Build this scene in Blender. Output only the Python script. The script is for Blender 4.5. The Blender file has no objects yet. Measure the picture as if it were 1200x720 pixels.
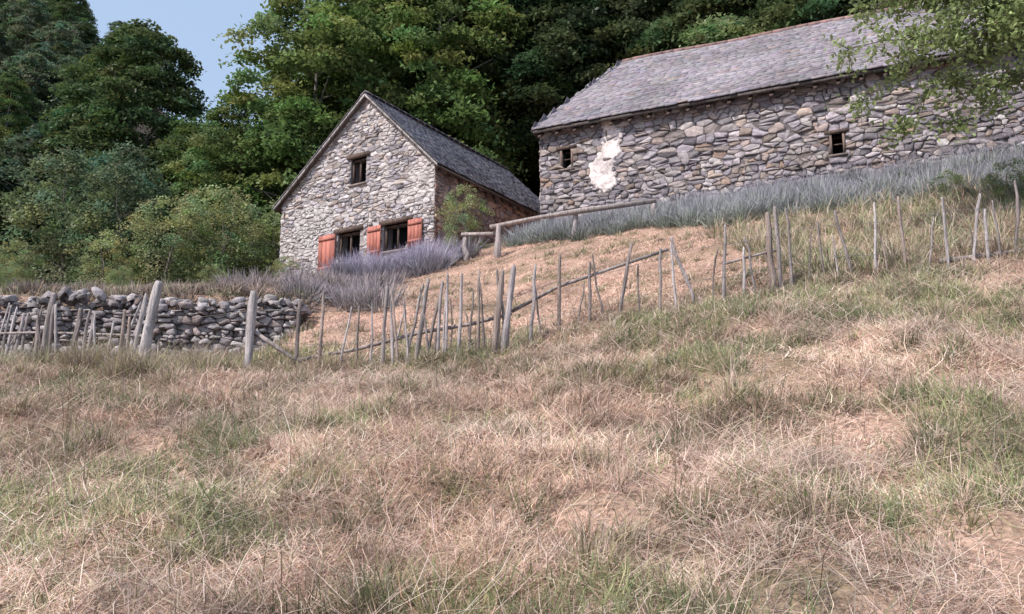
import bpy, math, numpy as np, random
from mathutils import Vector
R = np.random.default_rng(7)
random.seed(7)
scene = bpy.context.scene

# ------------------------------------------------------------ helpers
def node_mat(name):
    m = bpy.data.materials.new(name); m.use_nodes = True
    nt = m.node_tree; nt.nodes.clear()
    out = nt.nodes.new('ShaderNodeOutputMaterial')
    return m, nt, out

def leafy_mat(name, transl=0.3, var=0.25, rough=0.6):
    m, nt, out = node_mat(name)
    at = nt.nodes.new('ShaderNodeAttribute'); at.attribute_name = 'Col'
    src = at.outputs['Color']
    if var > 0:
        oi = nt.nodes.new('ShaderNodeObjectInfo')
        hs = nt.nodes.new('ShaderNodeHueSaturation')
        mr = nt.nodes.new('ShaderNodeMapRange'); mr.inputs['To Min'].default_value = 1-var; mr.inputs['To Max'].default_value = 1+var
        nt.links.new(oi.outputs['Random'], mr.inputs['Value'])
        nt.links.new(mr.outputs[0], hs.inputs['Value'])
        mh = nt.nodes.new('ShaderNodeMapRange'); mh.inputs['To Min'].default_value = 0.5+var*0.06; mh.inputs['To Max'].default_value = 0.5-var*0.06
        nt.links.new(oi.outputs['Random'], mh.inputs['Value']); nt.links.new(mh.outputs[0], hs.inputs['Hue'])
        nt.links.new(at.outputs['Color'], hs.inputs['Color']); src = hs.outputs[0]
    p = nt.nodes.new('ShaderNodeBsdfPrincipled'); p.inputs['Roughness'].default_value = rough
    p.inputs['Specular IOR Level'].default_value = 0.25
    t = nt.nodes.new('ShaderNodeBsdfTranslucent')
    mx = nt.nodes.new('ShaderNodeMixShader'); mx.inputs[0].default_value = transl
    nt.links.new(src, p.inputs['Base Color']); nt.links.new(src, t.inputs['Color'])
    nt.links.new(p.outputs[0], mx.inputs[1]); nt.links.new(t.outputs[0], mx.inputs[2])
    nt.links.new(mx.outputs[0], out.inputs['Surface'])
    return m

def solid_mat(name, scale=8, amt=0.5, bump=0.4, rough=0.85, stretch=(1,1,1), scale2=60, lichen=None):
    m, nt, out = node_mat(name)
    at = nt.nodes.new('ShaderNodeAttribute'); at.attribute_name = 'Col'
    tc = nt.nodes.new('ShaderNodeTexCoord'); mp = nt.nodes.new('ShaderNodeMapping'); mp.inputs['Scale'].default_value = stretch
    nt.links.new(tc.outputs['Object'], mp.inputs['Vector'])
    n1 = nt.nodes.new('ShaderNodeTexNoise'); n1.inputs['Scale'].default_value = scale; n1.inputs['Detail'].default_value = 6; n1.inputs['Roughness'].default_value=.7
    n2 = nt.nodes.new('ShaderNodeTexNoise'); n2.inputs['Scale'].default_value = scale2; n2.inputs['Detail'].default_value = 3
    for n in (n1, n2): nt.links.new(mp.outputs[0], n.inputs['Vector'])
    mr = nt.nodes.new('ShaderNodeMapRange'); mr.inputs['From Min'].default_value=.3; mr.inputs['From Max'].default_value=.7
    mr.inputs['To Min'].default_value = 1-amt; mr.inputs['To Max'].default_value = 1+amt
    nt.links.new(n1.outputs['Fac'], mr.inputs['Value'])
    vm = nt.nodes.new('ShaderNodeVectorMath'); vm.operation = 'SCALE'
    nt.links.new(at.outputs['Color'], vm.inputs[0]); nt.links.new(mr.outputs[0], vm.inputs['Scale'])
    src=vm.outputs[0]
    if lichen:
        n3 = nt.nodes.new('ShaderNodeTexNoise'); n3.inputs['Scale'].default_value = 1.1; n3.inputs['Detail'].default_value = 9; n3.inputs['Roughness'].default_value=.8
        nt.links.new(tc.outputs['Object'], n3.inputs['Vector'])
        m3=nt.nodes.new('ShaderNodeMapRange'); m3.inputs['From Min'].default_value=.5; m3.inputs['From Max'].default_value=.66; m3.inputs['To Max'].default_value=lichen[3]
        nt.links.new(n3.outputs['Fac'],m3.inputs['Value'])
        mx=nt.nodes.new('ShaderNodeMix'); mx.data_type='RGBA'; mx.inputs['B'].default_value=(*lichen[:3],1)
        nt.links.new(m3.outputs[0],mx.inputs['Factor']); nt.links.new(src,mx.inputs['A']); src=mx.outputs['Result']
    p = nt.nodes.new('ShaderNodeBsdfPrincipled'); p.inputs['Roughness'].default_value = rough
    p.inputs['Specular IOR Level'].default_value = 0.25
    nt.links.new(src, p.inputs['Base Color'])
    ad = nt.nodes.new('ShaderNodeMath'); ad.operation='ADD'
    nt.links.new(n1.outputs['Fac'], ad.inputs[0]); nt.links.new(n2.outputs['Fac'], ad.inputs[1])
    b = nt.nodes.new('ShaderNodeBump'); b.inputs['Strength'].default_value = bump; b.inputs['Distance'].default_value = 0.04
    nt.links.new(ad.outputs[0], b.inputs['Height']); nt.links.new(b.outputs[0], p.inputs['Normal'])
    nt.links.new(p.outputs[0], out.inputs['Surface'])
    return m

class MB:
    def __init__(s): s.V=[];s.L=[];s.S=[];s.C=[];s.M=[];s.n=0
    def add(s, V, loops, sizes, col, mat=0):
        V=np.asarray(V,float).reshape(-1,3); loops=np.asarray(loops,int).ravel(); sizes=np.asarray(sizes,int).ravel()
        s.V.append(V); s.L.append(loops+s.n); s.S.append(sizes)
        c=np.asarray(col,float)
        if c.ndim==1: c=np.tile(c[:3],(len(V),1))
        s.C.append(c[:,:3]); s.M.append(np.full(len(sizes),mat)); s.n+=len(V)
    def mesh(s,name,mats):
        V=np.concatenate(s.V);L=np.concatenate(s.L);S=np.concatenate(s.S);C=np.concatenate(s.C);M=np.concatenate(s.M)
        me=bpy.data.meshes.new(name)
        me.vertices.add(len(V)); me.vertices.foreach_set('co',V.ravel())
        me.loops.add(len(L)); me.loops.foreach_set('vertex_index',L.astype(np.int32))
        me.polygons.add(len(S)); st=np.concatenate([[0],np.cumsum(S)[:-1]]); me.polygons.foreach_set('loop_start',st.astype(np.int32))
        me.polygons.foreach_set('material_index',M.astype(np.int32))
        me.update(calc_edges=True)
        a=me.attributes.new('Col','FLOAT_COLOR','POINT')
        a.data.foreach_set('color',np.concatenate([np.clip(C,0,1),np.ones((len(C),1))],1).ravel())
        for m in mats: me.materials.append(m)
        return me
    def obj(s,name,mats,parent=None):
        o=bpy.data.objects.new(name,s.mesh(name,mats)); scene.collection.objects.link(o)
        if parent: o.parent=parent
        return o

def empty(name):
    o=bpy.data.objects.new(name,None); scene.collection.objects.link(o); return o

_lat={}
def vnoise(x,y,scale,seed):
    if seed not in _lat: _lat[seed]=np.random.default_rng(1000+seed).random((256,256))
    T=_lat[seed]; x=np.asarray(x,float)/scale+77.3; y=np.asarray(y,float)/scale+31.7
    xi=np.floor(x).astype(int); yi=np.floor(y).astype(int); fx=x-xi; fy=y-yi
    fx=fx*fx*(3-2*fx); fy=fy*fy*(3-2*fy)
    g=lambda i,j:T[(xi+i)%256,(yi+j)%256]
    return (g(0,0)*(1-fx)+g(1,0)*fx)*(1-fy)+(g(0,1)*(1-fx)+g(1,1)*fx)*fy-.5
def fbm(x,y,scale,seed):
    return (vnoise(x,y,scale,seed)+.55*vnoise(x+y*.3,y-x*.3,scale*.47,seed+50)+.3*vnoise(x-y*.4,y+x*.4,scale*.21,seed+90))/1.3
def sstep(x,a,b):
    t=np.clip((x-a)/(b-a),0,1); return t*t*(3-2*t)

# ------------------------------------------------------------ terrain height (camera eye is z = 0)
TE=3.78
def H(x,y,bumps=True):
    x=np.asarray(x,float); y=np.asarray(y,float)
    F=np.interp(x,[-40,-9,-5.3,-3.9,-1.9,-.24,.7,2.23,4,6.4,12,40],[.6,1.38,1.50,1.60,1.66,1.74,2.02,2.40,2.80,3.10,3.7,6])
    B=np.interp(x,[-40,-8.6,-2.5,.9,10,14,20,40],[36,31,27.3,26.3,22,20.2,18,17])
    T=np.interp(x,[-40,-8.6,-2.5,.9,14,40],[6.2,6.85,6.95,7.45,7.8,9])
    fore=-1.6+(F+1.6)*(y/13)
    s=np.clip((y-13)/(B-13),0,1)
    mid=F+(T-F)*s
    base2=F+np.clip((y-13)/4.7,0,1)*.85
    left=np.where(y<17.75,base2,np.where(y<18.15,base2+(TE-F-.85)*(y-17.75)/.4,TE+(T-TE)*np.clip((y-18.15)/(B-18.15),0,1)))
    w=sstep(x,-4.6,-3.6)
    mid=left*(1-w)+mid*w
    z=np.where(y<13,fore,mid)
    back=np.maximum(y-B-9,0)
    z=z+np.where(y>B,.42*back,0)+0.02*np.clip(y-B,0,9)
    z=z+23*np.exp(-((x+70)/30)**2-((y-118)/34)**2)
    z=z-13*np.exp(-((x+42)/8)**2-((y-120)/45)**2)
    if bumps:
        fade=1-sstep(y,13.5,20)*.5
        z=z+fade*(.10*vnoise(x,y,2.3,1)+.17*vnoise(x,y,.85,2)+.10*vnoise(x,y,.36,3))
    return z

def axis(a,b,step,lo,hi,g=1.12):
    c=list(np.arange(a,b+1e-6,step)); d=step
    while c[-1]<hi: d*=g; c.append(c[-1]+d)
    d=step
    while c[0]>lo: d*=g; c.insert(0,c[0]-d)
    return np.array(c)
xs=axis(-14,14,.12,-500,500); ys=axis(1,31,.12,-150,600)
X,Y=np.meshgrid(xs,ys); Z=H(X,Y)
nx=len(xs);ny=len(ys)
idx=np.arange(nx*ny).reshape(ny,nx)
q=np.stack([idx[:-1,:-1],idx[:-1,1:],idx[1:,1:],idx[1:,:-1]],-1).reshape(-1,4)
g=MB(); g.add(np.stack([X,Y,Z],-1).reshape(-1,3),q.ravel(),np.full(len(q),4),(.2,.15,.1))
m,nt,out=node_mat('ground_soil_grass')
tc=nt.nodes.new('ShaderNodeTexCoord')
n1=nt.nodes.new('ShaderNodeTexNoise');n1.inputs['Scale'].default_value=.9;n1.inputs['Detail'].default_value=8
n2=nt.nodes.new('ShaderNodeTexNoise');n2.inputs['Scale'].default_value=25;n2.inputs['Detail'].default_value=6
for n in(n1,n2): nt.links.new(tc.outputs['Object'],n.inputs['Vector'])
cr=nt.nodes.new('ShaderNodeValToRGB');e=cr.color_ramp.elements
e[0].position=.33;e[0].color=(.16,.13,.075,1);e[1].position=.56;e[1].color=(.42,.275,.21,1)
nt.links.new(n1.outputs['Fac'],cr.inputs[0])
vm=nt.nodes.new('ShaderNodeVectorMath');vm.operation='SCALE'
mr=nt.nodes.new('ShaderNodeMapRange');mr.inputs['From Min'].default_value=.3;mr.inputs['From Max'].default_value=.7;mr.inputs['To Min'].default_value=.5;mr.inputs['To Max'].default_value=1.4
nt.links.new(n2.outputs['Fac'],mr.inputs['Value']);nt.links.new(cr.outputs[0],vm.inputs[0]);nt.links.new(mr.outputs[0],vm.inputs['Scale'])
p=nt.nodes.new('ShaderNodeBsdfPrincipled');p.inputs['Roughness'].default_value=.95;p.inputs['Specular IOR Level'].default_value=.1
nt.links.new(vm.outputs[0],p.inputs['Base Color'])
bp=nt.nodes.new('ShaderNodeBump');bp.inputs['Strength'].default_value=.6;bp.inputs['Distance'].default_value=.05
nt.links.new(n2.outputs['Fac'],bp.inputs['Height']);nt.links.new(bp.outputs[0],p.inputs['Normal'])
nt.links.new(p.outputs[0],out.inputs['Surface'])
gr=g.obj('ground',[m])
gr.data.polygons.foreach_set('use_smooth',np.ones(len(gr.data.polygons),bool))

# ------------------------------------------------------------ blades
def blades(mb,x,y,az,lean,bend,length,width,col,tipcol=None,z0=0.,twist=None,follow=1.0,side=None):
    n=len(x); e=.05
    z=H(x,y)
    gx=(H(x+e,y,False)-H(x-e,y,False))/(2*e); gy=(H(x,y+e,False)-H(x,y-e,False))/(2*e)
    gx=np.clip(gx,-.6,.6)*follow; gy=np.clip(gy,-.6,.6)*follow
    h=np.stack([np.cos(az),np.sin(az)],1)
    if side is None: side=R.normal(0,.25,n)
    h2=np.stack([np.cos(az+side),np.sin(az+side)],1)
    if twist is None: twist=R.uniform(-1.2,1.2,n)
    wv=np.stack([-np.sin(az+twist),np.cos(az+twist)],1)
    def pt(D,vz):
        P=np.empty((n,3)); P[:,:2]=np.stack([x,y],1)+D; P[:,2]=z+z0+vz+gx*D[:,0]+gy*D[:,1]; return P
    L=length
    p0=pt(np.zeros((n,2)),np.zeros(n)-.01)
    D1=h*(L*.5*np.sin(lean))[:,None]; v1=L*.5*np.cos(lean); p1=pt(D1,v1)
    l2=lean+bend; p2=pt(D1+h2*(L*.5*np.sin(l2))[:,None],v1+L*.5*np.cos(l2))
    W=np.zeros((n,3)); W[:,:2]=wv; W[:,2]=(wv[:,0]*gx+wv[:,1]*gy); W*=width[:,None]*.5
    V=np.stack([p0-W,p0+W,p1-W*.85,p1+W*.85,p2],1).reshape(-1,3)
    b=np.arange(n)[:,None]*5
    loops=(b+np.array([0,1,3,2,2,3,4])[None]).ravel()
    sizes=np.tile([4,3],n)
    if tipcol is None: tipcol=col
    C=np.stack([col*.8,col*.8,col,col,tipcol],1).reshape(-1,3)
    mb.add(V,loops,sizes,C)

DRY=np.array([[.60,.44,.35],[.50,.36,.275],[.70,.55,.45],[.39,.27,.20],[.58,.42,.35],[.74,.60,.49]])
GREEN=np.array([[.18,.215,.095],[.25,.265,.13],[.31,.30,.155],[.15,.185,.085],[.35,.32,.18]])
def pick(P,n,j=.12):
    c=P[R.integers(0,len(P),n)]; return c*(1+R.normal(0,j,(n,1)))*(1+R.normal(0,.04,(n,3)))

grass=MB()
def sample_cone(n,y0,y1,pw,ex=1.5):
    yy=(R.random(n)*(y1**pw-y0**pw)+y0**pw)**(1/pw)
    xx=R.uniform(-1,1,n)*(.66*yy+ex); return xx,yy
def greenness(x,y): return fbm(x,y,1.1,11)+.35*fbm(x,y,4.5,13)
n=380000
x,y=sample_cone(n,2.2,14.2,1.15)
gn=greenness(x,y)
greenish=R.random(n)<np.clip(.03+sstep(gn,.02,.28)*.6,0.02,.62)
bald=fbm(x,y,1.0,14)>.22
keep=~(bald&(R.random(n)<.8)); x,y,gn,greenish=x[keep],y[keep],gn[keep],greenish[keep]; n=len(x)
az=np.where(R.random(n)<.4,fbm(x,y,.6,15)*16+R.normal(0,.6,n),R.uniform(0,6.283,n))
lean=np.clip(R.normal(1.36,.24,n),.3,1.6)
lean=np.where(greenish,np.clip(lean-R.uniform(0,.9,n),.15,1.6),lean)
col=np.where(greenish[:,None],pick(GREEN,n),pick(DRY,n))
shade=np.clip(1.02+1.2*fbm(x,y,.5,16)+1.1*fbm(x,y,2.2,17),.36,1.5)  # fine noise paints shade into clump gaps; coarse noise makes dead and pale patches
br=np.clip(fbm(x,y,1.7,18)*3,0,1)[:,None]          # weathered brown patches
col=col*shade[:,None]*(1-br*np.array([.22,.30,.34]))
L=R.uniform(.05,.22,n)*np.where(R.random(n)<.12,1.9,1)
wd=(.0028+.00042*y)*R.uniform(.6,1.4,n)
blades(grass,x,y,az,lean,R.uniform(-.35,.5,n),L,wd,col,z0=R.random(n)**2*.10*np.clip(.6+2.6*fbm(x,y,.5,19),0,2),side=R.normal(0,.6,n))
def tufts(cx,cy,nb,rad,hmin,hmax,pal,mix=None,wmul=1.,mb=grass,leanmax=1.3,tip=None,spread=.45,mixp=.45):
    k=len(cx); N=k*nb; ci=np.repeat(np.arange(k),nb)
    a=R.uniform(0,2*np.pi,N); rr=np.abs(R.normal(0,1,N))*rad[ci]*.5
    bx=cx[ci]+np.cos(a)*rr; by=cy[ci]+np.sin(a)*rr
    pref=R.uniform(0,6.283,k)[ci]
    az=np.where(R.random(N)<.4,pref+R.normal(0,.6,N),a+R.normal(0,.6,N))
    lean=np.clip(np.abs(R.normal(0,spread,N))+rr/np.maximum(rad[ci],.01)*.45,0,leanmax)
    sz=R.uniform(hmin,hmax,k)[ci]
    c=pal[R.integers(0,len(pal),k)][ci]*(1+R.normal(0,.15,(N,1)))*R.uniform(.65,1.15,k)[ci][:,None]
    if mix is not None:
        sel=R.random(N)<mixp; c=np.where(sel[:,None],pick(mix,N),c)
    L=sz*R.uniform(.4,1.15,N)
    blades(mb,bx,by,az,lean,R.uniform(0,1.1,N),L,(.003+.00045*by)*R.uniform(.7,1.3,N)*wmul,c,tipcol=c*1.15 if tip is None else np.tile(tip,(N,1)))
cx,cy=sample_cone(5600,2.2,14.,2.0); 
kk=(greenness(cx,cy)+R.normal(0,.07,len(cx)))>.11
cx,cy=cx[kk],cy[kk]
tufts(cx,cy,44,R.uniform(.06,.2,len(cx)),.06,.20,GREEN*.92,DRY*.9,spread=.65,mixp=.35)
cx,cy=sample_cone(3000,2.2,14.2,2.0)
kk=(fbm(cx,cy,1.7,18)+R.normal(0,.08,len(cx)))>.03; cx,cy=cx[kk],cy[kk]
tufts(cx,cy,42,R.uniform(.05,.18,len(cx)),.08,.30,DRY[[0,1,3,3,4]]*.8,DRY[[0,1,3]]*.95,spread=.75)
cx,cy=sample_cone(130,2.6,13,1.7)
tufts(cx,cy,190,R.uniform(.16,.34,len(cx)),.20,.42,GREEN[[0,1,2,4]]*.8,DRY*.85,spread=.65)
n=1500; x,y=sample_cone(n,3,14.,1.8)
c=pick(DRY,n)*.5
blades(grass,x,y,R.uniform(0,6.3,n),np.abs(R.normal(0,.4,n)),R.uniform(0,.4,n),R.uniform(.2,.55,n),.003+.0004*y,c,tipcol=c*.8,twist=np.zeros(n))
n=10000; x,y=sample_cone(n,2.3,14,1.3)
c=pick(DRY[[2,5,0]],n)*1.05
blades(grass,x,y,R.uniform(0,6.283,n),R.uniform(1.15,1.55,n),R.uniform(-.1,.3,n),R.uniform(.25,.55,n),(.002+.00035*y),c,z0=R.uniform(.03,.12,n))
# straw along the fence
cx=R.uniform(-12,9,800); cy=np.interp(cx,[-12,-10,-6.5,-5.3,8],[16.9,15.8,13.9,12.6,13.0])+R.normal(0,.3,800)
k=(R.random(800)<np.where(cx<-2.6,.8,.25)); cx,cy=cx[k],cy[k]
tufts(cx,cy,40,R.uniform(.1,.2,len(cx)),.10,.34,DRY*.85,GREEN[[2,4]],1.0)
cx=R.uniform(-9,-4,60); cy=np.interp(cx,[-12,-10,-6.5,-5.3,8],[16.9,15.8,13.9,12.6,13.0])-R.uniform(.1,.9,60)
tufts(cx,cy,70,R.uniform(.1,.2,60),.4,.75,DRY*.75,GREEN[[2,4]],1.0,spread=.3)
# scorched, close-mown ground behind the fence
n=150000; x=R.uniform(-6,13,n); y=R.uniform(13,26.5,n)
bare=fbm(x,y,1.4,24)>.08; k=~(bare&(R.random(n)<.65)); x,y=x[k],y[k]; n=len(x)
col=np.array([.62,.42,.335])*(1+R.normal(0,.15,(n,1)))*np.clip(1+.8*fbm(x,y,1.2,21)+1.1*fbm(x,y,.4,22),.4,1.5)[:,None]
gsel=R.random(n)<np.clip(.02+.6*fbm(x,y,2.0,23),0,.35); col=np.where(gsel[:,None],pick(GREEN,n),col)
k=~((x<-4.2)&(y>17.2)&(y<18.3)); 
blades(grass,x[k],y[k],R.uniform(0,6.3,k.sum()),np.clip(R.normal(1.35,.25,k.sum()),.1,1.6),R.uniform(0,.3,k.sum()),R.uniform(.05,.17,k.sum()),R.uniform(.009,.018,k.sum()),col[k],z0=.01)
cx=R.uniform(-3.5,9,170);cy=R.uniform(13.6,23,170)
tufts(cx,cy,36,R.uniform(.1,.25,170),.1,.28,GREEN,DRY*.9,1.1)
# left: rough grass below and above the stone wall
n=46000; x=R.uniform(-16,-3.8,n); y=R.uniform(13.3,31,n); k=~((y>17.2)&(y<18.25)); x,y=x[k],y[k]; n=len(x)
col=np.where((R.random(n)<.5)[:,None],pick(GREEN,n)*.8,pick(DRY,n)*.75)
blades(grass,x,y,R.uniform(0,6.3,n),np.abs(R.normal(.4,.4,n)),R.uniform(0,.6,n),np.where(y>17.5,R.uniform(.06,.2,n),R.uniform(.12,.35,n)),R.uniform(.012,.022,n),col)
# rough tall grass behind the right-hand fence
cx=R.uniform(4.4,13,600); cy=R.uniform(13.2,18.8,600)
tufts(cx,cy,45,R.uniform(.12,.3,600),.22,.70,np.array([[.27,.30,.15],[.36,.35,.2],[.24,.27,.15],[.46,.40,.27]]),DRY*.9,1.3)
gmat=leafy_mat('dry_grass',.25,0.0,.7)
grass.obj('meadow_grass',[gmat])

# ------------------------------------------------------------ lavender
lav=MB()
def lavender(mb,pts,h=.55,rad=.4,nb=130,body=np.array([.27,.285,.26]),tip=(.38,.34,.44)):
    pts=np.array(pts); k=len(pts); ci=np.repeat(np.arange(k),nb); N=k*nb
    a=R.uniform(0,6.283,N); rr=np.sqrt(R.random(N))*rad*.6
    sc=R.uniform(.6,1.3,k)[ci]
    x=pts[ci,0]+np.cos(a)*rr*sc; y=pts[ci,1]+np.sin(a)*rr*sc
    c=body*(1+R.normal(0,.22,(N,1)))*R.uniform(.6,1.25,k)[ci][:,None]
    t=np.array(tip)*(1+R.normal(0,.2,(N,1)))*R.uniform(.8,1.1,k)[ci][:,None]
    blades(mb,x,y,a+R.normal(0,.5,N),np.clip(rr/rad*1.3+R.normal(0,.25,N),0,1.3),R.uniform(-.2,.5,N),h*sc*R.uniform(.5,1.15,N),R.uniform(.012,.024,N),c,tipcol=t)
def Bp(t,r): return (.91+.903*t+.429*r, 27-.429*t+.903*r)
pts=[]
for t in np.arange(.1,17,.42):
    dmax=2.4+2.0*min(1,t/6)
    for d in np.arange(.45,dmax,.45):
        if random.random()<.88: pts.append(Bp(t+random.uniform(-.2,.2),-d+random.uniform(-.25,.25)))
lavender(lav,pts,.62,body=np.array([.27,.295,.25]))
lmat=leafy_mat('lavender_leaf',.2,0,.8)
lav.obj('lavender_bed',[lmat])
lav2=MB()
pts=[(-6.6+random.uniform(-.3,.3)+i*.3,20.4+i*.1+random.uniform(-.8,.8)) for i in range(14)]
lavender(lav2,pts,.5,.5,200,np.array([.29,.245,.225]),(.40,.33,.37))
pts=[(-4.7+i*.28,18.2+random.uniform(-.3,1.2)) for i in range(8)]
lavender(lav2,pts,.6,.5,200,np.array([.30,.265,.26]),(.42,.35,.40))
pts=[(-13.5+i*.33+random.uniform(-.2,.2),18.2+random.uniform(-.35,.5)) for i in range(27)]
lavender(lav2,pts,.30,.5,170,np.array([.25,.19,.15]),(.36,.28,.28))
pts=[(-4.6+random.uniform(0,3.3),24.0+random.uniform(-1.2,1.5)) for i in range(30)]
lavender(lav2,pts,.72,.6,240,np.array([.29,.275,.30]),(.45,.38,.52))
lav2.obj('lavender_bush',[lmat])

# ------------------------------------------------------------ tubes
def tube(mb,P,rad,col,sides=7,mat=0,jit=.0):
    P=[Vector(p) for p in P]; n=len(P); V=[];F=[];S=[]
    for i,p in enumerate(P):
        d=(P[min(i+1,n-1)]-P[max(i-1,0)]).normalized()
        a=d.cross(Vector((.31,.2,.93))); 
        if a.length<.05: a=d.cross(Vector((1,0,0)))
        a.normalize(); b=d.cross(a)
        for k in range(sides):
            t=2*math.pi*k/sides; r=rad[i]*(1+random.uniform(-jit,jit)); V.append(p+(a*math.cos(t)+b*math.sin(t))*r)
    for i in range(n-1):
        for k in range(sides):
            F+= [i*sides+k,i*sides+(k+1)%sides,(i+1)*sides+(k+1)%sides,(i+1)*sides+k]; S.append(4)
    F+=list(range(sides))[::-1]; S.append(sides); F+=[(n-1)*sides+k for k in range(sides)]; S.append(sides)
    c=np.tile(col,(len(V),1))*R.uniform(.85,1.15,(len(V),1))
    mb.add([tuple(v) for v in V],F,S,c,mat)

wood=solid_mat('weathered_wood',14,.55,.8,.88,(1,1,.12),90)
fence=MB()
def yf(x): return float(np.interp(x,[-14,-10,-8.6,-6.5,-5.3,-3.9,-1.9,-.2,.7,3,8,12],[18,16.8,15.6,14.3,12.6,12.9,13.0,12.7,13.1,13.1,13,13.6]))
def pale_col(): 
    return np.array(random.choice([(.46,.40,.395),(.38,.325,.31),(.29,.24,.225),(.52,.46,.45),(.36,.28,.245)]))*random.uniform(.75,1.05)
def stick(x,h,r,lx=0,ly=0,y=None,tone=None):
    y=yf(x) if y is None else y
    z=float(H(x,y)); col=pale_col() if tone is None else np.array([.40,.34,.325])*tone
    if r<.05 and tone is None: r*=.86; lx+=random.uniform(-.09,.09)
    wg=.010 if random.random()<.65 else .03
    w=[random.uniform(-wg,wg) for _ in range(6)]
    lx*=random.uniform(.9,1.5)
    P=[(x,y,z-.25),(x+lx*.22+w[0],y+ly*.2+w[3],z+h*.22),(x+lx*.5+w[1],y+ly*.5+w[4],z+h*.5),(x+lx*.8+w[2],y+ly*.8+w[5],z+h*.8),(x+lx*.97,y+ly,z+h*.96),(x+lx,y+ly,z+h)]
    tube(fence,P,[r*1.15,r,r*.95,r*.9,r*.75,r*random.uniform(.15,.7)],col,5 if r<.045 else 8,jit=.25)
for x,h,r,lx in [(-5.32,1.36,.078,.16),(-3.88,1.2,.072,.03),(-3.19,1.02,.04,0),(-2.83,1.08,.035,-.02),(-2.3,.95,.022,.05),(-1.92,1.25,.04,.06),(-1.74,1.1,.028,-.08),(-1.58,1.25,.03,.12),(-1.42,1.3,.042,.14),(-1.28,1.2,.03,.18),(-1.1,1.2,.032,.02),(-.96,1.28,.025,-.06),(-.77,1.26,.03,-.03),(-.5,1.3,.03,-.04),
    (-.27,1.3,.05,.12),(-.12,1.32,.055,.1),(-.05,1.25,.03,-.12),(.28,1.22,.034,.07),(.70,1.24,.035,.03),(1.17,1.0,.032,.03),(1.58,1.2,.036,.2),(2.23,1.08,.03,.0),(2.47,1.1,.026,-.05),(2.78,1.12,.034,-.2),(3.19,1.22,.032,.05),(3.5,.8,.03,0),(3.95,1.3,.05,-.02),(4.06,1.36,.042,.02),(4.22,1.28,.032,.0),(4.72,.98,.024,.03),(5.18,1.05,.036,-.08),(5.5,1.15,.026,.14),(5.95,1.2,.032,.08),(6.6,1.22,.03,-.12),(6.93,1.2,.032,.08),(7.2,.9,.036,.04),(7.62,1.25,.03,0),(8.1,1.2,.034,.08),(8.6,1.3,.03,-.1),(9.3,1.2,.04,.05),
    (-.62,1.0,.018,.1),(.45,.9,.018,-.05),(1.9,.85,.018,.06),(4.45,.9,.016,.05),(4.95,.7,.015,0),(5.7,.8,.016,-.1),(6.3,.95,.018,.05),(7.0,.7,.015,.05),(7.4,1.0,.02,-.08),(-2.1,1.0,.02,.02),(-1.5,.95,.018,-.05),(-1.2,1.1,.02,-.1),
    (-2.55,.9,.018,.08),(-1.66,1.15,.022,-.12),(-1.02,1.05,.02,.12),(-.38,1.1,.02,-.1),(.98,.75,.016,.1),(1.38,1.05,.02,-.08),(3.0,.9,.018,.1),(3.7,.95,.02,-.08),(7.85,.95,.02,.1),(8.35,1.0,.02,-.05)]:
    stick(x,h,r,lx,random.uniform(-.06,.06))
xx=-5.7
while xx>-13:
    stick(xx,random.uniform(.85,1.25),random.uniform(.018,.045),random.uniform(-.12,.3),random.uniform(-.1,.1)); xx-=random.uniform(.11,.28)
stick(-8.2,1.4,.07,.08); stick(-10.3,1.35,.065,.04); stick(-7.5,1.2,.05,.1)
for x in [-1.85,-1.6,-1.2,-.9,-.6,-.2]: stick(x,random.uniform(.7,1.1),.018,random.uniform(-.1,.15),.05,y=13.4)
def rail(P,r,tone=1.):
    Q=[(x,y,float(H(x,y,False))+h) for x,y,h in P]; tube(fence,Q,[r*random.uniform(.8,1.1) for _ in Q],np.array([.36,.30,.28])*tone,7,jit=.1)
rail([(-3.9,12.95,.62),(-3.5,12.9,.35),(-3.1,12.85,.08)],.035)
rail([(-3.2,13.1,.08),(-2.3,13.1,.22),(-1.4,13.15,.42),(-.6,12.95,.55),(0,12.95,.62)],.028)
rail([(0,12.9,.66),(.7,13.2,.78),(1.5,13.2,.86),(2.4,13.2,.95)],.028)
rail([(-11,17,.7),(-8.4,15.6,.7),(-6.5,14.4,.62),(-5.3,12.75,.6)],.025)
rail([(6.5,13.1,.1),(7.3,13.1,.12),(8.6,13.15,.12),(9.6,13.2,.14)],.045,.8)
rail([(3.2,13.1,.55),(4.1,13.1,.6)],.02)
for hh in(.35,.85):
    P=[(x,yf(x)-.03,float(H(x,yf(x),False))+hh+.03*math.sin(x*3)) for x in np.arange(-5.2,9.4,.45)]
    tube(fence,P,[.0035]*len(P),np.array([.3,.28,.27]),4)
fence.obj('picket_fence',[wood])
hr=MB(); fence_s=fence; fence=hr
for x,y,h in [(-.39,23.2,.95),(-1.3,24.0,.8),(1.7,23.3,.75),(3.8,23.0,.6)]: stick(x,h,.085,.02,0,y=y,tone=1)
rail([(-.6,23.2,.90),(.6,23.3,.84),(1.9,23.2,.76),(3.9,23.,.62)],.07,1.1)
rail([(-1.4,24,.78),(-.35,23.25,.66)],.06,1.1)
hr.obj('log_handrail',[wood]); fence=fence_s

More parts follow.
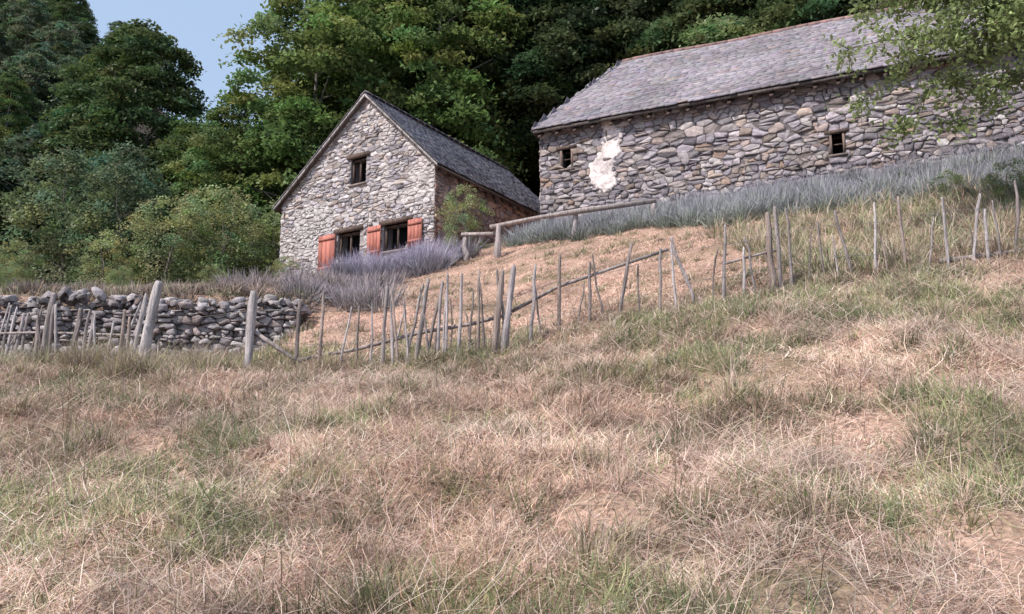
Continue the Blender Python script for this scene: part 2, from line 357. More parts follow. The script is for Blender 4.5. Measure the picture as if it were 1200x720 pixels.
# ------------------------------------------------------------ rubble masonry
def clip(poly,nx_,nz_,d):
    o=[];n=len(poly)
    for i in range(n):
        a=poly[i];b=poly[(i+1)%n];da=a[0]*nx_+a[1]*nz_-d;db=b[0]*nx_+b[1]*nz_-d
        if da<=0:o.append(a)
        if (da<0<db)or(db<0<da):
            t=da/(da-db);o.append((a[0]+t*(b[0]-a[0]),a[1]+t*(b[1]-a[1])))
    return o
def rubble(mb,O,U,N,w,z0,z1,cuts=(),openings=(),pal=None,gap=.008,proud=(.0,.05),size=1.,colfn=None,mortar=(.2,.17,.16),mat=0,mmat=1,K=1.9,tone=(.6,1.3)):
    O=np.array(O,float);U=np.array(U,float);N=np.array(N,float);Zv=np.array([0,0,1.])
    P3=lambda a,z,d:O+U*a+Zv*z+N*d
    ax=sorted({0,w,*[o[0] for o in openings],*[o[1] for o in openings]});az=sorted({z0,z1,*[o[2] for o in openings],*[o[3] for o in openings]})
    for i in range(len(ax)-1):
        for j in range(len(az)-1):
            ca=(ax[i]+ax[i+1])/2;cz=(az[j]+az[j+1])/2
            if any(o[0]<ca<o[1] and o[2]<cz<o[3] for o in openings):continue
            pl=[(ax[i],az[j]),(ax[i+1],az[j]),(ax[i+1],az[j+1]),(ax[i],az[j+1])]
            for c in cuts: pl=clip(pl,*c)
            if len(pl)>2: mb.add([P3(a,z,0) for a,z in pl],range(len(pl)),[len(pl)],mortar,mmat)
    for (a0,a1,b0,b1) in openings:
        q=[(a0,b0),(a1,b0),(a1,b1),(a0,b1)]
        for k in range(4):
            s_,t_=q[k],q[(k+1)%4]
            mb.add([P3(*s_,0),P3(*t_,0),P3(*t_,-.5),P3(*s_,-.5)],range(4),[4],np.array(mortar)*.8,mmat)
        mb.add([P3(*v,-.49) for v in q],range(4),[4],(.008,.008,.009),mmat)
    sites=[];z=z0
    while z<z1:
        h=random.choice([.07,.1,.13,.16,.2,.25])*size*random.uniform(.85,1.15);a=random.uniform(-.3,0)
        wav=random.uniform(0,6.28)
        while a<w+.1:
            ww=random.uniform(.6,2.9)*max(h*.85,.1*size)*1.2
            zz0=z+.05*size*math.sin(a*1.7+wav)
            if h>.15*size and random.random()<.45:
                m_=random.choice([2,2,3])
                for k in range(m_): sites.append((a+ww*random.uniform(.34,.66),zz0+h*(k+.5)/m_))
            else: sites.append((a+ww/2+random.uniform(-.12,.12)*ww,zz0+h/2+random.uniform(-.25,.25)*h))
            a+=ww
        z+=h
    S=np.array(sites);SK=S*[1,K]
    for i in range(len(S)):
        d=SK-SK[i];dd=(d**2).sum(1);nb=np.argpartition(dd,18)[:19]
        c=SK[i];q_=.75*size;pl=[(c[0]-q_,c[1]-q_),(c[0]+q_,c[1]-q_),(c[0]+q_,c[1]+q_),(c[0]-q_,c[1]+q_)]
        for j in nb:
            if j==i: continue
            nvx,nvz=d[j];mid=(SK[i]+SK[j])/2
            pl=clip(pl,nvx,nvz,nvx*mid[0]+nvz*mid[1])
            if len(pl)<3:break
        if len(pl)<3:continue
        pl=[(a,z/K) for a,z in pl]
        for cc in [(-1,0,0),(1,0,w),(0,-1,-z0),(0,1,z1),*cuts]:
            pl=clip(pl,*cc)
            if len(pl)<3:break
        if len(pl)<3:continue
        A=np.array(pl);cen=A.mean(0)
        bad=False
        for (a0,a1,b0,b1) in openings:
            if a0<cen[0]<a1 and b0<cen[1]<b1: bad=True
            for v in A:
                if a0<v[0]<a1 and b0<v[1]<b1:
                    opt=[(v[0]-a0,0,a0),(a1-v[0],0,a1),(v[1]-b0,1,b0),(b1-v[1],1,b1)];o=min(opt);v[o[1]]=o[2]
        if bad:continue
        ex=np.ptp(A,axis=0)
        if ex.min()<.03:continue
        B=[]
        m_=len(A)
        for k in range(m_):
            p_,q_=A[k],A[(k+1)%m_]
            if np.hypot(*(q_-p_))<.04*size: B.append((p_+q_)/2);continue
            f=random.uniform(.03,.14);B.append(p_*(1-f)+q_*f);B.append(p_*f+q_*(1-f))
        B=np.array(B);cen=B.mean(0)
        if len(B)<3: continue
        sc=1-2*gap*random.uniform(.4,2.2)/np.maximum(ex,.05)
        B=cen+(B-cen)*sc
        B+=R.normal(0,.008*size,B.shape)
        D=random.uniform(*proud);k=len(B);tl=random.uniform(-.14,.14);tz=random.uniform(-.2,.1)
        c=np.array(pal[random.randrange(len(pal))])*random.uniform(*tone)
        if colfn:
            r_=colfn(cen[0],cen[1],c)
            if r_ is not None: c,D=r_[0],D*r_[1]
        V=[P3(a,z,-.03) for a,z in B]+[P3(a,z,D*.85+random.uniform(-.006,.006)) for a,z in B]
        B2=cen+(B-cen)*random.uniform(.89,.97)
        V+=[P3(a,z,D+.002+(a-cen[0])*tl+(z-cen[1])*tz+random.uniform(-.006,.006)) for a,z in B2]
        V.append(P3(*cen,D+random.uniform(-.006,.012)))
        F=[];Sz=[]
        for r_ in (0,1):
            for q_ in range(k): F+=[r_*k+q_,r_*k+(q_+1)%k,(r_+1)*k+(q_+1)%k,(r_+1)*k+q_];Sz.append(4)
        for q_ in range(k): F+=[2*k+q_,2*k+(q_+1)%k,3*k];Sz.append(3)
        mb.add(V,F,Sz,np.clip(c,0,.7)*R.uniform(.86,1.14,(len(V),1)),mat)

stone=solid_mat('rubble_stone',9,.35,.9,.92,(1,1,1.4),40,(.48,.44,.42,.28))
mortm=solid_mat('lime_mortar',12,.35,.7,.95)
slatem=solid_mat('slate',6,.3,.35,.8,(1,1,1),50,(.34,.31,.30,.4))
painted=solid_mat('painted_wood',14,.3,.4,.75,(1,1,.2),80)
PAL_B=[(.38,.34,.355),(.43,.375,.385),(.31,.27,.295),(.47,.41,.415),(.40,.335,.32),(.33,.285,.315),(.40,.31,.28),(.24,.215,.235),(.49,.435,.415),(.36,.30,.285),(.41,.355,.375),(.34,.30,.32),(.37,.29,.25)]
PAL_H=[(.50,.46,.46),(.56,.51,.51),(.43,.39,.41),(.60,.55,.54),(.50,.43,.41),(.36,.33,.35),(.54,.46,.42),(.46,.42,.45),(.44,.36,.33)]
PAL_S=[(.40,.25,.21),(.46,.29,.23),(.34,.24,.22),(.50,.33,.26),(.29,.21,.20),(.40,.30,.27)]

def slab(mb,poly,th,col,mat=0,drop=0):
    n=len(poly);P=[(p[0],p[1],p[2]-drop) for p in poly]+[(p[0],p[1],p[2]-th-drop) for p in poly]
    F=list(range(n))+[2*n-1-i for i in range(n)];S=[n,n]
    for i in range(n):F+=[i,n+i,n+(i+1)%n,(i+1)%n];S.append(4)
    mb.add(P,F,S,col,mat)
def slates(mb,O,A,Q,La,Lq,keep,base,ex=.2,wm=.3,mat=0,sag=None):
    O=np.array(O,float);A=np.array(A,float);Q=np.array(Q,float);Q/=np.linalg.norm(Q);N=np.cross(A,Q);
    if N[2]<0:N=-N
    q=-.04
    while q<Lq-.05:
        a=-random.uniform(0,wm)
        while a<La:
            w=wm*random.uniform(.55,1.35);j=random.uniform(-.035,.035);c=np.array(base)*random.uniform(.75,1.25)*(1+R.normal(0,.03,3))*(1+.5*float(vnoise(a,q,1.3,67)))
            if random.random()<.04:c=c*[1.15,1,.88]
            a1=min(a+w-.006,La);a0=max(a,0)
            if a1-a0>.03 and keep((a0+a1)/2,q+.1):
                l0=.018+random.uniform(0,.02);l1=.004;up=min(q+ex*1.7,Lq)
                def P(aa,qq,l):
                    v=O+A*aa+Q*qq+N*l
                    if sag:v=v+np.array([0,0,sag(aa,qq)])
                    return v
                V=[P(a0,q+j,l0+.02),P(a1,q+j,l0+.02+random.uniform(-.006,.01)),P(a1,up,l1+.02),P(a0,up,l1+.02),P(a0,q+j,l0-.015),P(a1,q+j,l0-.015)]
                mb.add(V,[0,1,2,3, 4,5,1,0, 0,3,4, 1,5,2],[4,4,3,3],c,mat)
            a+=w
        q+=ex*random.uniform(.9,1.1)
def box(mb,O,U,N,a0,a1,z0,z1,d0,d1,col,mat=0,skew=0):
    O=np.array(O,float);U=np.array(U,float);N=np.array(N,float);V=[]
    for d in(d0,d1):
        for a,z in((a0,z0),(a1,z0),(a1,z1),(a0,z1)):V.append(O+U*a+np.array([0,0,1.])*(z+skew*(a-a0))+N*d)
    mb.add(V,[3,2,1,0,4,5,6,7,0,1,5,4,1,2,6,5,2,3,7,6,3,0,4,7],[4]*6,col,mat)

# ------------------------------------------------------------ the house
house=empty('stone_house')
def G(t,s,z): return np.array([-2.55-.848*t+.53*s,28+.53*t+.848*s,z])
Wd=7.1;Ln=9.;rt=3.02;EZ=10.4;RZ=13.4;RL=10.05
Ug=np.array([-.848,.53,0]);Ng=np.array([-.53,-.848,0]);Us=np.array([.53,.848,0]);Ns=np.array([.848,-.53,0])
mb=MB()
sr=(RZ-EZ)/rt;sl=(RZ-RL)/(Wd-rt)
cuts=[(-sr,1,EZ),(sl,1,RZ+sl*rt)]
opn=[(3.2,4.22,7.42,8.5),(1.05,2.15,7.55,8.48),(3.02,3.74,10.2,11.16)]
def hc(a,z,c):
    d=float(vnoise(a*1.0,z*1.0,.9,60))
    if a<2.4 and z>9.2 and d>-.08: return np.array([.68,.61,.59])*random.uniform(.8,1.05),.5
    if a>4.4 and z<9.8 and d>-.05: return np.array([.64,.59,.58])*random.uniform(.75,1.05),.7
    return None
rubble(mb,G(0,0,0),Ug,Ng,Wd,6.0,RZ,cuts,opn,PAL_H,colfn=hc,mortar=(.34,.30,.295),size=.9)
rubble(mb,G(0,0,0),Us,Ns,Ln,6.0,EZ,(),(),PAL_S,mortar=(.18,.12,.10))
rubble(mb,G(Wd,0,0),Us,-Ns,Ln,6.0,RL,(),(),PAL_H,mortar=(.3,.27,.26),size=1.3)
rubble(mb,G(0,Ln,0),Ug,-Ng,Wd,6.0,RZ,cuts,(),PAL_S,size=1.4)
mb.obj('walls',[stone,mortm],house)
rf=MB()
ov=.25;vf=.2
def RP(t,s): 
    z=(EZ+.06+sr*t) if t<=rt else (RZ+.06-sl*(t-rt)); return G(t,s,z)
slab(rf,[RP(-ov,-vf),RP(-ov,Ln+vf),RP(rt,Ln+vf),RP(rt,-vf)],.08,(.13,.1,.09),1,.06)
slab(rf,[RP(rt,-vf),RP(rt,Ln+vf),RP(Wd+ov,Ln+vf),RP(Wd+ov,-vf)],.08,(.13,.1,.09),1,.02)
SL=(.215,.197,.22)
def sag1(a,q): return -.05*math.sin(math.pi*min(max(a/9.4,0),1))*q/4.5+.012*math.sin(a*2.1+q)
Qr=RP(rt,0)-RP(-ov,0);slates(rf,RP(-ov,-vf-.04),Us,Qr,Ln+2*vf,np.linalg.norm(Qr),lambda a,q:True,SL,sag=sag1)
Ql=RP(rt,0)-RP(Wd+ov,0);slates(rf,RP(Wd+ov,-vf-.04),Us,Ql,Ln+2*vf,np.linalg.norm(Ql),lambda a,q:True,SL)
for i in range(24):
    s0=-vf+i*.39;c=np.array(SL)*random.uniform(.8,1.2)
    slab(rf,[G(rt-.2,s0,RZ+.04),G(rt-.2,s0+.37,RZ+.04),G(rt+.01,s0+.37,RZ+.17),G(rt+.01,s0,RZ+.17)],.03,c)
    slab(rf,[G(rt+.0,s0,RZ+.168),G(rt+.0,s0+.37,RZ+.168),G(rt+.22,s0+.37,RZ+.04),G(rt+.22,s0,RZ+.04)],.03,c*.95)
for a0,a1 in ((-ov,rt),(rt,Wd+ov)):
    k=11
    for i in range(k):
        t0=a0+(a1-a0)*i/k;t1=a0+(a1-a0)*(i+.96)/k;P=[RP(t0,-vf-.005)-[0,0,.02],RP(t1,-vf-.005)-[0,0,.02]]
        off=Ng*.02
        V=[P[0]+off,P[1]+off,P[1]+off-[0,0,.10],P[0]+off-[0,0,.10],P[0]-off,P[1]-off,P[1]-off-[0,0,.1],P[0]-off-[0,0,.1]]
        rf.add(V,[0,1,2,3,4,7,6,5,0,4,5,1,3,2,6,7],[4]*4,np.array([.40,.36,.35])*random.uniform(.6,1.1),1)
rf.obj('roof',[slatem,wood],house)
tr=MB();O=G(0,0,0);WC=(.13,.09,.075)
RED=np.array([.46,.17,.13])
def shutter(a0,a1,z0,z1,dp=.09):
    k=4
    for i in range(k):
        w=(a1-a0)/k;box(tr,O,Ug,Ng,a0+i*w+.004,a0+(i+1)*w-.004,z0+random.uniform(-.01,.01),z1+random.uniform(-.01,.01),dp,dp+.03,RED*random.uniform(.7,1.15),1)
    for zz in (z0+.14,z1-.2): box(tr,O,Ug,Ng,a0+.02,a1-.02,zz,zz+.09,dp+.032,dp+.055,RED*.8,1)
for (a0,a1,b0,b1) in opn:
    box(tr,O,Ug,Ng,a0-.16,a1+.16,b1,b1+.16,-.2,.075,WC)
    box(tr,O,Ug,Ng,a0-.05,a1+.05,b0-.07,b0,-.2,.08,(.25,.2,.18))
    for s_ in (0,1):
        x0=a0 if s_==0 else a1-.07
        box(tr,O,Ug,Ng,x0,x0+.07,b0+.002,b1-.002,-.18,-.08,WC)
    box(tr,O,Ug,Ng,(a0+a1)/2-.03,(a0+a1)/2+.03,b0+.002,b1-.002,-.17,-.10,WC)
    box(tr,O,Ug,Ng,a0+.072,a1-.072,b1-.08,b1-.003,-.17,-.1,WC)
shutter(4.26,5.05,7.12,8.5);shutter(2.19,2.78,7.4,8.5);shutter(.42,1.01,7.55,8.48)
tr.obj('windows_and_shutters',[wood,painted],house)
ra=MB()
for s_ in np.arange(.2,Ln,.55): box(ra,G(0,s_,0),-Ug,Us,-.05,ov-.04,EZ-.26,EZ-.16,-.05,.05,WC,0,-sr)
ra.obj('rafters',[wood],house)

# ------------------------------------------------------------ the barn
barn=empty('stone_barn')
BL=17.;Ub=np.array([.903,-.429,0]);Nb=np.array([-.429,-.903,0]);BZ=11.2;rr=4.;bs=.9;hip=1.56
def Q3(t,r,z): 
    x,y=Bp(t,r);return np.array([x,y,z])
mb=MB()
bop=[(.7,1.13,9.6,10.25),(8.74,9.14,8.78,9.38)]
def bc(a,z,c):
    d=float(vnoise(a,z,1.6,61))
    if random.random()<.03: return np.array([.44,.31,.25])*random.uniform(.7,1.1),1
    if random.random()<.035: return np.array([.58,.53,.52])*random.uniform(.8,1.05),1
    return c*(1+.4*d),1
rubble(mb,Q3(0,0,0),Ub,Nb,BL,6.9,BZ,(),bop,PAL_B,colfn=bc,mortar=(.17,.145,.145),proud=(.0,.065),size=1.08)
rubble(mb,Q3(0,0,0),-Nb,-Ub,8.,6.6,BZ,(),(),PAL_B,mortar=(.16,.14,.14),size=1.3)
rubble(mb,Q3(BL,0,0),-Nb,Ub,8.,6.6,BZ,(),(),PAL_B,size=1.6)
rubble(mb,Q3(0,8,0),Ub,-Nb,BL,6.6,BZ,(),(),PAL_B,size=1.7)
# old lime plaster clinging to the wall
aa=np.arange(1.4,3.2,.03);zz=np.arange(8.1,11.15,.03)
AA,ZZ=np.meshgrid(aa,zz)
f=1.0-(((AA-2.25+.12*np.sin(ZZ*2.2))/.46)**2+((ZZ-9.75)/1.15)**2)+1.9*fbm(AA,ZZ,.4,62)+.5*vnoise(AA,ZZ,.09,63)
dd=np.clip(f*.05,0,.02)+.045+.025*vnoise(AA,ZZ,.15,64)+.014*vnoise(AA,ZZ,.06,65)
Vp=np.array([Q3(0,0,0)+Ub*a+[0,0,z]+Nb*d for a,z,d in zip(AA.ravel(),ZZ.ravel(),np.where(f>0,dd,.0).ravel())])
ii=np.arange(AA.size).reshape(AA.shape);qq=np.stack([ii[:-1,:-1],ii[:-1,1:],ii[1:,1:],ii[1:,:-1]],-1).reshape(-1,4)
ok=(f.ravel()[qq]>0).sum(1)>=2;qq=qq[ok]
cp=np.array([.80,.69,.66])*(1+.5*vnoise(AA,ZZ,.2,66)).ravel()[:,None]
mb.add(Vp,qq.ravel(),np.full(len(qq),4),cp,1)
mb.obj('walls',[stone,mortm],barn)
rf=MB();oo=.35;ol=.12
zr=lambda r:BZ+.08+bs*r
e0=Q3(-ol,-oo,zr(-oo));e1=Q3(BL+oo,-oo,zr(-oo));k1=Q3(BL+oo,rr,zr(rr));k0=Q3(hip,rr,zr(rr));b0=Q3(-ol,8+oo,zr(-oo));b1=Q3(BL+oo,8+oo,zr(-oo))
dk1=k1-[0,0,.16]
slab(rf,[e0,e1,dk1,k0-[0,0,.16]],.10,(.12,.1,.095),1,.05)
slab(rf,[b1,b0,k0-[0,0,.16],dk1],.10,(.12,.1,.095),1,.05)
slab(rf,[b0,e0,k0-[0,0,.16]],.10,(.12,.1,.095),1,.052)
SB=(.25,.225,.25)
Qv=Q3(0,rr,zr(rr))-Q3(0,-oo,zr(-oo));Lq=np.linalg.norm(Qv)
def sag2(a,q): return -.10*math.sin(math.pi*min(max((a-2)/15,0),1))*(q/Lq)+.02*math.sin(a*1.3+q*.7)*(q/Lq)
slates(rf,e0,Ub,Qv,BL+ol+oo,Lq,lambda a,q:a>(hip+ol)*(q/Lq)-.05,SB,sag=sag2,ex=.19,wm=.3)
mid=(Q3(-ol,rr,zr(-oo)));Qh=k0-mid;Lh=np.linalg.norm(Qh)
slates(rf,e0,-Nb,Qh,8+2*oo,Lh,lambda a,q:abs(a-4.35)<4.35*(1-q/Lh),SB)
slates(rf,b1,-Ub,Q3(0,rr,zr(rr))-Q3(0,8+oo,zr(-oo)),BL+ol+oo,Lq,lambda a,q:(BL+ol+oo-a)>(hip+ol)*(q/Lq),SB,ex=.3,wm=.5)
t=hip
while t<BL+oo:
    z=zr(rr)+sag2(t+ol,Lq)+.02
    tube(rf,[Q3(t,rr,z),Q3(min(t+.4,BL+oo),rr,z+.01)],[.085,.07],np.array([.27,.165,.15])*random.uniform(.7,1.25),8);t+=.38
for i in range(16):
    f_=i/16;f2=(i+1.05)/16;tube(rf,[e0*(1-f_)+k0*f_+[0,0,.03],e0*(1-f2)+k0*f2+[0,0,.03]],[.05,.05],np.array(SB)*random.uniform(.7,1.2),6)
rf.obj('roof',[slatem,wood],barn)
tr=MB();O=Q3(0,0,0)
for (a0,a1,c0,c1) in bop:
    box(tr,O,Ub,Nb,a0-.12,a1+.12,c1,c1+.1,-.2,.08,WC)
    for x0 in(a0,a1-.06):box(tr,O,Ub,Nb,x0,x0+.06,c0+.002,c1-.002,-.14,.05,(.24,.17,.145))
    box(tr,O,Ub,Nb,a0-.06,a1+.06,c0-.06,c0,-.2,.08,(.24,.19,.165))
    box(tr,O,Ub,Nb,a0+.06,a1-.06,(c0+c1)/2,(c0+c1)/2+.03,-.1,-.06,WC)
tr.obj('window_frames',[wood],barn)
ra=MB()
for t in np.arange(.1,BL,.6): box(ra,Q3(t,0,0),Nb,Ub,-.05,oo-.04,BZ-.22,BZ-.12,-.05,.05,WC,0,-bs)
ra.obj('rafters',[wood],barn)

# ------------------------------------------------------------ retaining wall, half tumbled
mb=MB()
PW=[(.35,.31,.305),(.42,.37,.37),(.27,.24,.245),(.48,.43,.42),(.34,.27,.255),(.38,.34,.35)]
rubble(mb,(-4.3,17.62,0),(-1,0,0),(0,-1,0),12.5,2.1,TE-.42,(),(),PW,gap=.010,proud=(.0,.2),mortar=(.12,.10,.085),size=.75,K=1.7)
for i in range(950):
    x=-4.2-R.random()*12.6;r=R.uniform(.04,.14);y=17.7+R.normal(0,.12)
    z=TE-.44+R.uniform(-.05,.26)+.15*math.sin(x*1.3)*math.sin(x*.7+1)
    if i>520: y=17.5-R.random()**1.5*.9; z=float(H(x,y))+.03+max(0,(.35-(17.5-y)))*R.random()*1.2
    th=np.linspace(0,2*np.pi,7)[:-1];V=[];ro=R.uniform(0,3);cr_,sr_=math.cos(ro),math.sin(ro);tx_,ty_=R.normal(0,.3,2)
    for zz_,s_ in((-.55,.75),(.1,1.),(.5,.7)):
        for a in th:
            px=math.cos(a)*r*1.4*s_*R.uniform(.7,1.2);py=math.sin(a)*r*.9*s_*R.uniform(.7,1.2)
            px,py=px*cr_-py*sr_,px*sr_+py*cr_
            V.append((x+px,y+py,z+zz_*r*R.uniform(.6,1.2)+px*tx_+py*ty_))
    F=[];S_=[]
    for k in(0,1):
        for j in range(6):F+=[k*6+j,k*6+(j+1)%6,(k+1)*6+(j+1)%6,(k+1)*6+j];S_.append(4)
    F+=[12+j for j in range(6)];S_.append(6)
    mb.add(V,F,S_,np.array(PW[R.integers(0,6)])*R.uniform(.6,1.25),0)
mb.add([(-4.3,17.62,2),(-4.3,18.5,2),(-4.3,18.5,3.4),(-4.3,17.62,3.3)],[0,1,2,3],[4],(.1,.08,.07),1)
mb.obj('dry_stone_wall',[stone,mortm])
wd_=MB()
nw=460
cx=R.uniform(-14,-4.3,nw);cy=np.where(R.random(nw)<.45,17.9+R.normal(0,.2,nw),17.25-R.random(nw)*1.6)
tufts(cx,cy,45,R.uniform(.1,.3,nw),.18,.6,np.array([[.33,.26,.22],[.27,.30,.16],[.22,.25,.13],[.40,.32,.28]]),DRY*.85,1.1,mb=wd_,spread=.85)
wd_.obj('wall_weeds',[gmat])

# ------------------------------------------------------------ trees
bark=solid_mat('bark',10,.4,.8,.9,(1,1,.3),60)
leafm=leafy_mat('foliage',.40,.28,.5)
def leaves(mb,C,size,col,tilt=.55,mat=0):
    n=len(C);a=R.uniform(0,6.283,n);s=size*R.uniform(.65,1.3,n)
    t1=R.normal(0,tilt,n);t2=R.normal(0,tilt,n)
    A=np.stack([np.cos(a)*np.cos(t1),np.sin(a)*np.cos(t1),np.sin(t1)],1)
    Bv=np.stack([-np.sin(a)*np.cos(t2),np.cos(a)*np.cos(t2),np.sin(t2)],1)
    A*=s[:,None]*.5;Bv*=s[:,None]*.32
    V=np.stack([C+A,C+Bv,C-A,C-Bv],1).reshape(-1,3)
    mb.add(V,np.arange(4*n),np.full(n,4),np.repeat(col,4,0),mat)
def tree_mesh(name,Ht,Rd,base,nclump,per,lsize,col,seed,conic=False,trunkr=.22,rc=(.5,1.25),flat=.24):
    global R
    R=np.random.default_rng(seed);random.seed(seed);mb=MB()
    P=[(0,0,-1.)];x=y=0
    for i in range(1,9):
        x+=R.normal(0,.12);y+=R.normal(0,.12);P.append((x,y,Ht*.92*i/8))
    tube(mb,P,[trunkr*1.3]+[trunkr*(1-i/9) for i in range(1,9)],np.array([.20,.175,.155]),8,1,.08)
    ph=R.uniform(0,6.28,3)
    def prof(g,phi):
        if conic:r=Rd*(1.02-g)**.8
        else:r=Rd*math.sqrt(max(.03,1-(2*g-.8)**2/1.5))
        return r*(.82+.16*math.sin(3*phi+ph[0]+4*g)+.14*math.sin(5*phi+ph[1]-7*g)+.1*math.sin(9*g+ph[2]))
    for i in range(26):
        g_=i/26;phi=R.uniform(0,6.283);r=prof(g_,phi)*.85;z=Ht*(base+(1-base)*g_*.92)
        zi=max(z-r*.35,Ht*base*.5);c=np.interp(zi,[p[2] for p in P],[p[0] for p in P]);d=np.interp(zi,[p[2] for p in P],[p[1] for p in P])
        q=[(c,d,zi),(c+math.cos(phi)*r*.5,d+math.sin(phi)*r*.5,(z+zi)/2+.15),(c+math.cos(phi)*r,d+math.sin(phi)*r,z)]
        tube(mb,q,[trunkr*.38*(1-g_*.6),trunkr*.2,trunkr*.06],np.array([.18,.155,.135]),5,1)
    Cs=[];Cc=[]
    for i in range(nclump):
        g_=R.random()**.9;phi=R.uniform(0,6.283);f=R.uniform(.25,1)**.4;r=prof(g_,phi)*f
        z=Ht*(base+(1-base)*g_);k=R.uniform(*rc)*(1-.35*g_);m_=int(per*(k/np.mean(rc))**1.6)
        o=R.normal(0,.5,(m_,3))*k;rho=(o[:,0]**2+o[:,1]**2);o[:,2]=o[:,2]*flat*1.6-.18*rho/k
        o[:,2]-=.25*(o[:,0]*math.cos(phi)+o[:,1]*math.sin(phi))
        Cs.append(o+[r*math.cos(phi),r*math.sin(phi),z])
        cc=np.array(col)*R.uniform(.6,1.35)*np.array([1+R.normal(0,.14),1,1+R.normal(0,.12)])
        Cc.append(cc[None]*(1+R.normal(0,.14,(m_,1))))
    leaves(mb,np.concatenate(Cs),lsize,np.concatenate(Cc))
    return mb.mesh(name,[leafm,bark])
T=[tree_mesh('beech_a',16,4.6,.08,330,180,.23,(.14,.20,.068),11),
   tree_mesh('beech_b',17,4.2,.10,330,180,.23,(.17,.235,.08),12),
   tree_mesh('beech_c',15,5.0,.06,330,180,.24,(.125,.175,.07),13),
   tree_mesh('shade_toned_tree',18,4.4,.30,270,180,.25,(.09,.13,.058),14),  # darker leaf colour stands in for deep shade under the canopy
   tree_mesh('haze_toned_tree',14,4.6,.05,260,150,.30,(.145,.19,.115),15)]  # pale bluish leaf colour has distance haze baked in
R=np.random.default_rng(99);random.seed(99)
forest=empty('forest')
def put(me,x,y,s,parent=None,name=None,sz=1.,rot=None):
    o=bpy.data.objects.new(name or 'tree',me);scene.collection.objects.link(o)
    o.location=(x,y,float(H(x,y,False))-.3);o.scale=(s,s,s*sz);o.rotation_euler=(0,0,R.uniform(0,6.28) if rot is None else rot)
    if parent:o.parent=parent
    return o
for x,y,k,s in [(-9.6,41.5,1,1.08),(-13.2,41.5,1,.70),(-15.2,44.5,1,.62),(-7.0,45.,0,1.15),(-3.8,43.,1,1.1),(-17.4,46,0,.66),(-1.0,47,3,1.12),(1.8,44.5,3,1.08),(4.2,46,3,1.18),(7,44,3,1.12),(-3,50,3,1.22),(10.5,42,3,1.08),(13.5,40,3,1.1),(17,38,2,1.1),(21,36,0,1.05),(25,34,3,1.1),(8.7,49,3,1.25),(14.5,46,3,1.2),(19,43,3,1.15),(12,50,3,1.25),(-10.0,48,0,1.05),
                (-22.0,49.5,2,1.12),(-24.5,52,0,1.0),(-21.5,44,2,.62),(-26,45,4,.66),(-29,42,2,.75),(-18.2,41,2,.55),(-24.,39,2,.45),(-31.,44,3,.8),(-36,44,2,.85),(-27.5,50,4,.8),(-33,50,0,.85)]:
    put(T[k],x,y,s,forest)
for i in range(430):
    y=R.uniform(48,150);x=R.uniform(-.85,.75)*y+R.uniform(-4,4)
    s=R.uniform(.7,1.1)
    rx=x/y
    if -.42<rx<-.25: s*=.62
    if rx<-.42: s*=.8
    if y<62 and rx<-.2: continue
    k=int(R.choice([0,1,2,4],p=[.27,.2,.25,.28]))
    if rx<-.28: k=int(R.choice([0,2,4],p=[.15,.15,.7]))
    if rx>-.12: k=int(R.choice([3,2,0],p=[.65,.2,.15]))
    put(T[k],x,y,s,forest)
blue=tree_mesh('willow_tree_mesh',6.5,2.1,.05,120,120,.16,(.15,.20,.11),35,False,.1,(.35,.85),.4)
small=tree_mesh('small_tree_mesh',5,2.4,.04,95,100,.13,(.27,.32,.15),31,False,.09,(.25,.7),.45)
pale=tree_mesh('pale_tree_mesh',9,2.8,.1,170,150,.2,(.24,.29,.13),32,False,.14,(.4,.9),.3)
R=np.random.default_rng(5)
for x,y,s in [(-15.3,33.,.85),(-17.9,34.,1.0),(-16.7,36.5,1.15)]: put(blue,x,y,s,name='willow_tree')
for x,y,s in [(-10.9,32.2,.82),(-12.7,31.6,.76),(-9.4,34.8,.9),(-14.4,30.5,.5),(-17.2,30.,.45),(-11.8,34.5,1.02)]: put(small,x,y,s,name='hazel_bush')
for x,y,s in [(-7.2,27.5,.22),(-9.0,26.0,.2),(-11.,24.5,.2),(-12.8,22,.22)]: put(small,x,y,s,name='garden_shrub')
put(small,-1.45,25.8,.36,name='apple_tree',sz=1.35)
put(pale,9.6,37.5,1.16,name='ash_tree'); R=np.random.default_rng(6)
for x,y,s in[(10.0,16.9,.26),(10.8,16.2,.3),(9.4,18.3,.2)]: put(small,x,y,s,name='garden_shrub')

# tree overhanging from the right
R=np.random.default_rng(44);random.seed(44)
mb=MB();gz=float(H(12.2,15.8))
trunk=[(12.2,15.8,gz-.3),(12.1,15.8,gz+1.5),(11.9,15.9,gz+3),(11.6,15.8,gz+4.6),(11.2,15.6,gz+6.2)]
tube(mb,trunk,[.2,.17,.14,.1,.05],np.array([.2,.17,.15]),9,1,.06)
Cs=[];Cc=[]
tg=[(6.4,15.2,8.5),(6.0,14.8,7.6),(6.5,15.4,6.9),(7.0,15.0,6.2),(8.1,15.3,6.4),(8.8,15.6,6.9),(7.3,15.6,9.0),(8.6,15.2,9.3),(9.6,15,7.5),(9.4,16,9.6),(7.9,14.6,8.2),(10.4,15.3,9.0),(7.0,14.7,7.5),(8.7,14.7,8.1),(12.8,15,9.5),(13.8,16,8.5),(12,17.5,9.2),(11.5,14,8.6),(10,16.5,10.3),(6.9,15.6,9.9),(8.2,15.2,10.2),(7.4,15.1,8.0),(6.8,15.2,9.2),(7.8,15.0,8.8),(9.2,14.9,8.7),(8.2,15.2,7.3),(7.7,15.5,9.6),(9.0,15.3,10.0)]
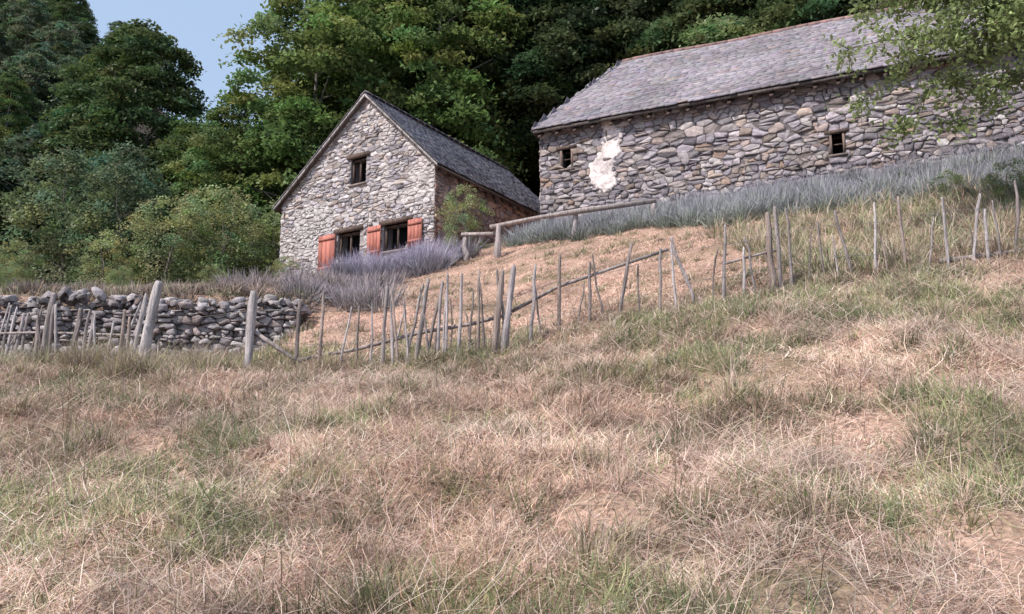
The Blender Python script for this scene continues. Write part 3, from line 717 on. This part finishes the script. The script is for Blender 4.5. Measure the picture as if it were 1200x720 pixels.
for tx,ty,tz in tg:
    s0=np.array(trunk[random.choice([2,3,3,4])],float);e_=np.array([tx,ty,tz]);n=9
    pts=[s0*(1-f)+e_*f+np.array([0,0,math.sin(f*math.pi)*.35])+R.normal(0,.05,3) for f in np.linspace(0,1,n)]
    tube(mb,[tuple(p) for p in pts],list(np.linspace(.045,.008,n)),np.array([.2,.17,.15]),5,1)
    for j in range(3,n):
        for w_ in range(5):
            d=R.normal(0,1,3);d[2]*=.5;d/=np.linalg.norm(d);ln=R.uniform(.25,.75)
            q=pts[j]+d*ln-[0,0,.1];tube(mb,[tuple(pts[j]),tuple(pts[j]+d*ln*.5),tuple(q)],[.010,.007,.004],np.array([.2,.17,.14]),4,1)
            m_=R.integers(16,42);f=R.random((m_,1));c=pts[j]*(1-f)+q*f+R.normal(0,.1,(m_,3));Cs.append(c)
            Cc.append(np.array([.36,.42,.18])*R.uniform(.6,1.3)*(1+R.normal(0,.15,(m_,1))))
leaves(mb,np.concatenate(Cs),.11,np.concatenate(Cc),.7)
mb.obj('overhanging_tree',[leafm,bark])

# ------------------------------------------------------------ light and sky
el=math.radians(48);a=np.array([-.78,-.62]);a/=np.linalg.norm(a)
S=Vector((a[0]*math.cos(el),a[1]*math.cos(el),math.sin(el)))
sd=bpy.data.lights.new('sun','SUN');sd.energy=5.0;sd.angle=math.radians(.53);sd.color=(1,.945,.895)
so=bpy.data.objects.new('sun',sd);scene.collection.objects.link(so);so.rotation_euler=S.to_track_quat('Z','Y').to_euler();so.location=(-20,-20,40)
w=bpy.data.worlds.new('World');scene.world=w;w.use_nodes=True;nt=w.node_tree
sk=nt.nodes.new('ShaderNodeTexSky');sk.sky_type='NISHITA';sk.sun_disc=False;sk.sun_elevation=el;sk.sun_rotation=math.atan2(S.x,S.y);sk.dust_density=3
mx=nt.nodes.new('ShaderNodeMix');mx.data_type='RGBA';mx.inputs['Factor'].default_value=.6;mx.inputs['B'].default_value=(4.2,5.5,7.5,1)
nt.links.new(sk.outputs[0],mx.inputs['A'])
bg=nt.nodes['Background'];bg.inputs['Strength'].default_value=.15;nt.links.new(mx.outputs['Result'],bg.inputs['Color'])
scene.view_settings.view_transform='Standard';scene.view_settings.look='None';scene.view_settings.exposure=0
cd=bpy.data.cameras.new('camera');cd.sensor_width=36;cd.lens=31.17;cd.clip_end=2000;cd.clip_start=.05
co=bpy.data.objects.new('camera',cd);scene.collection.objects.link(co);co.location=(0,0,0);co.rotation_euler=(math.radians(90+11),0,0)
scene.camera=co
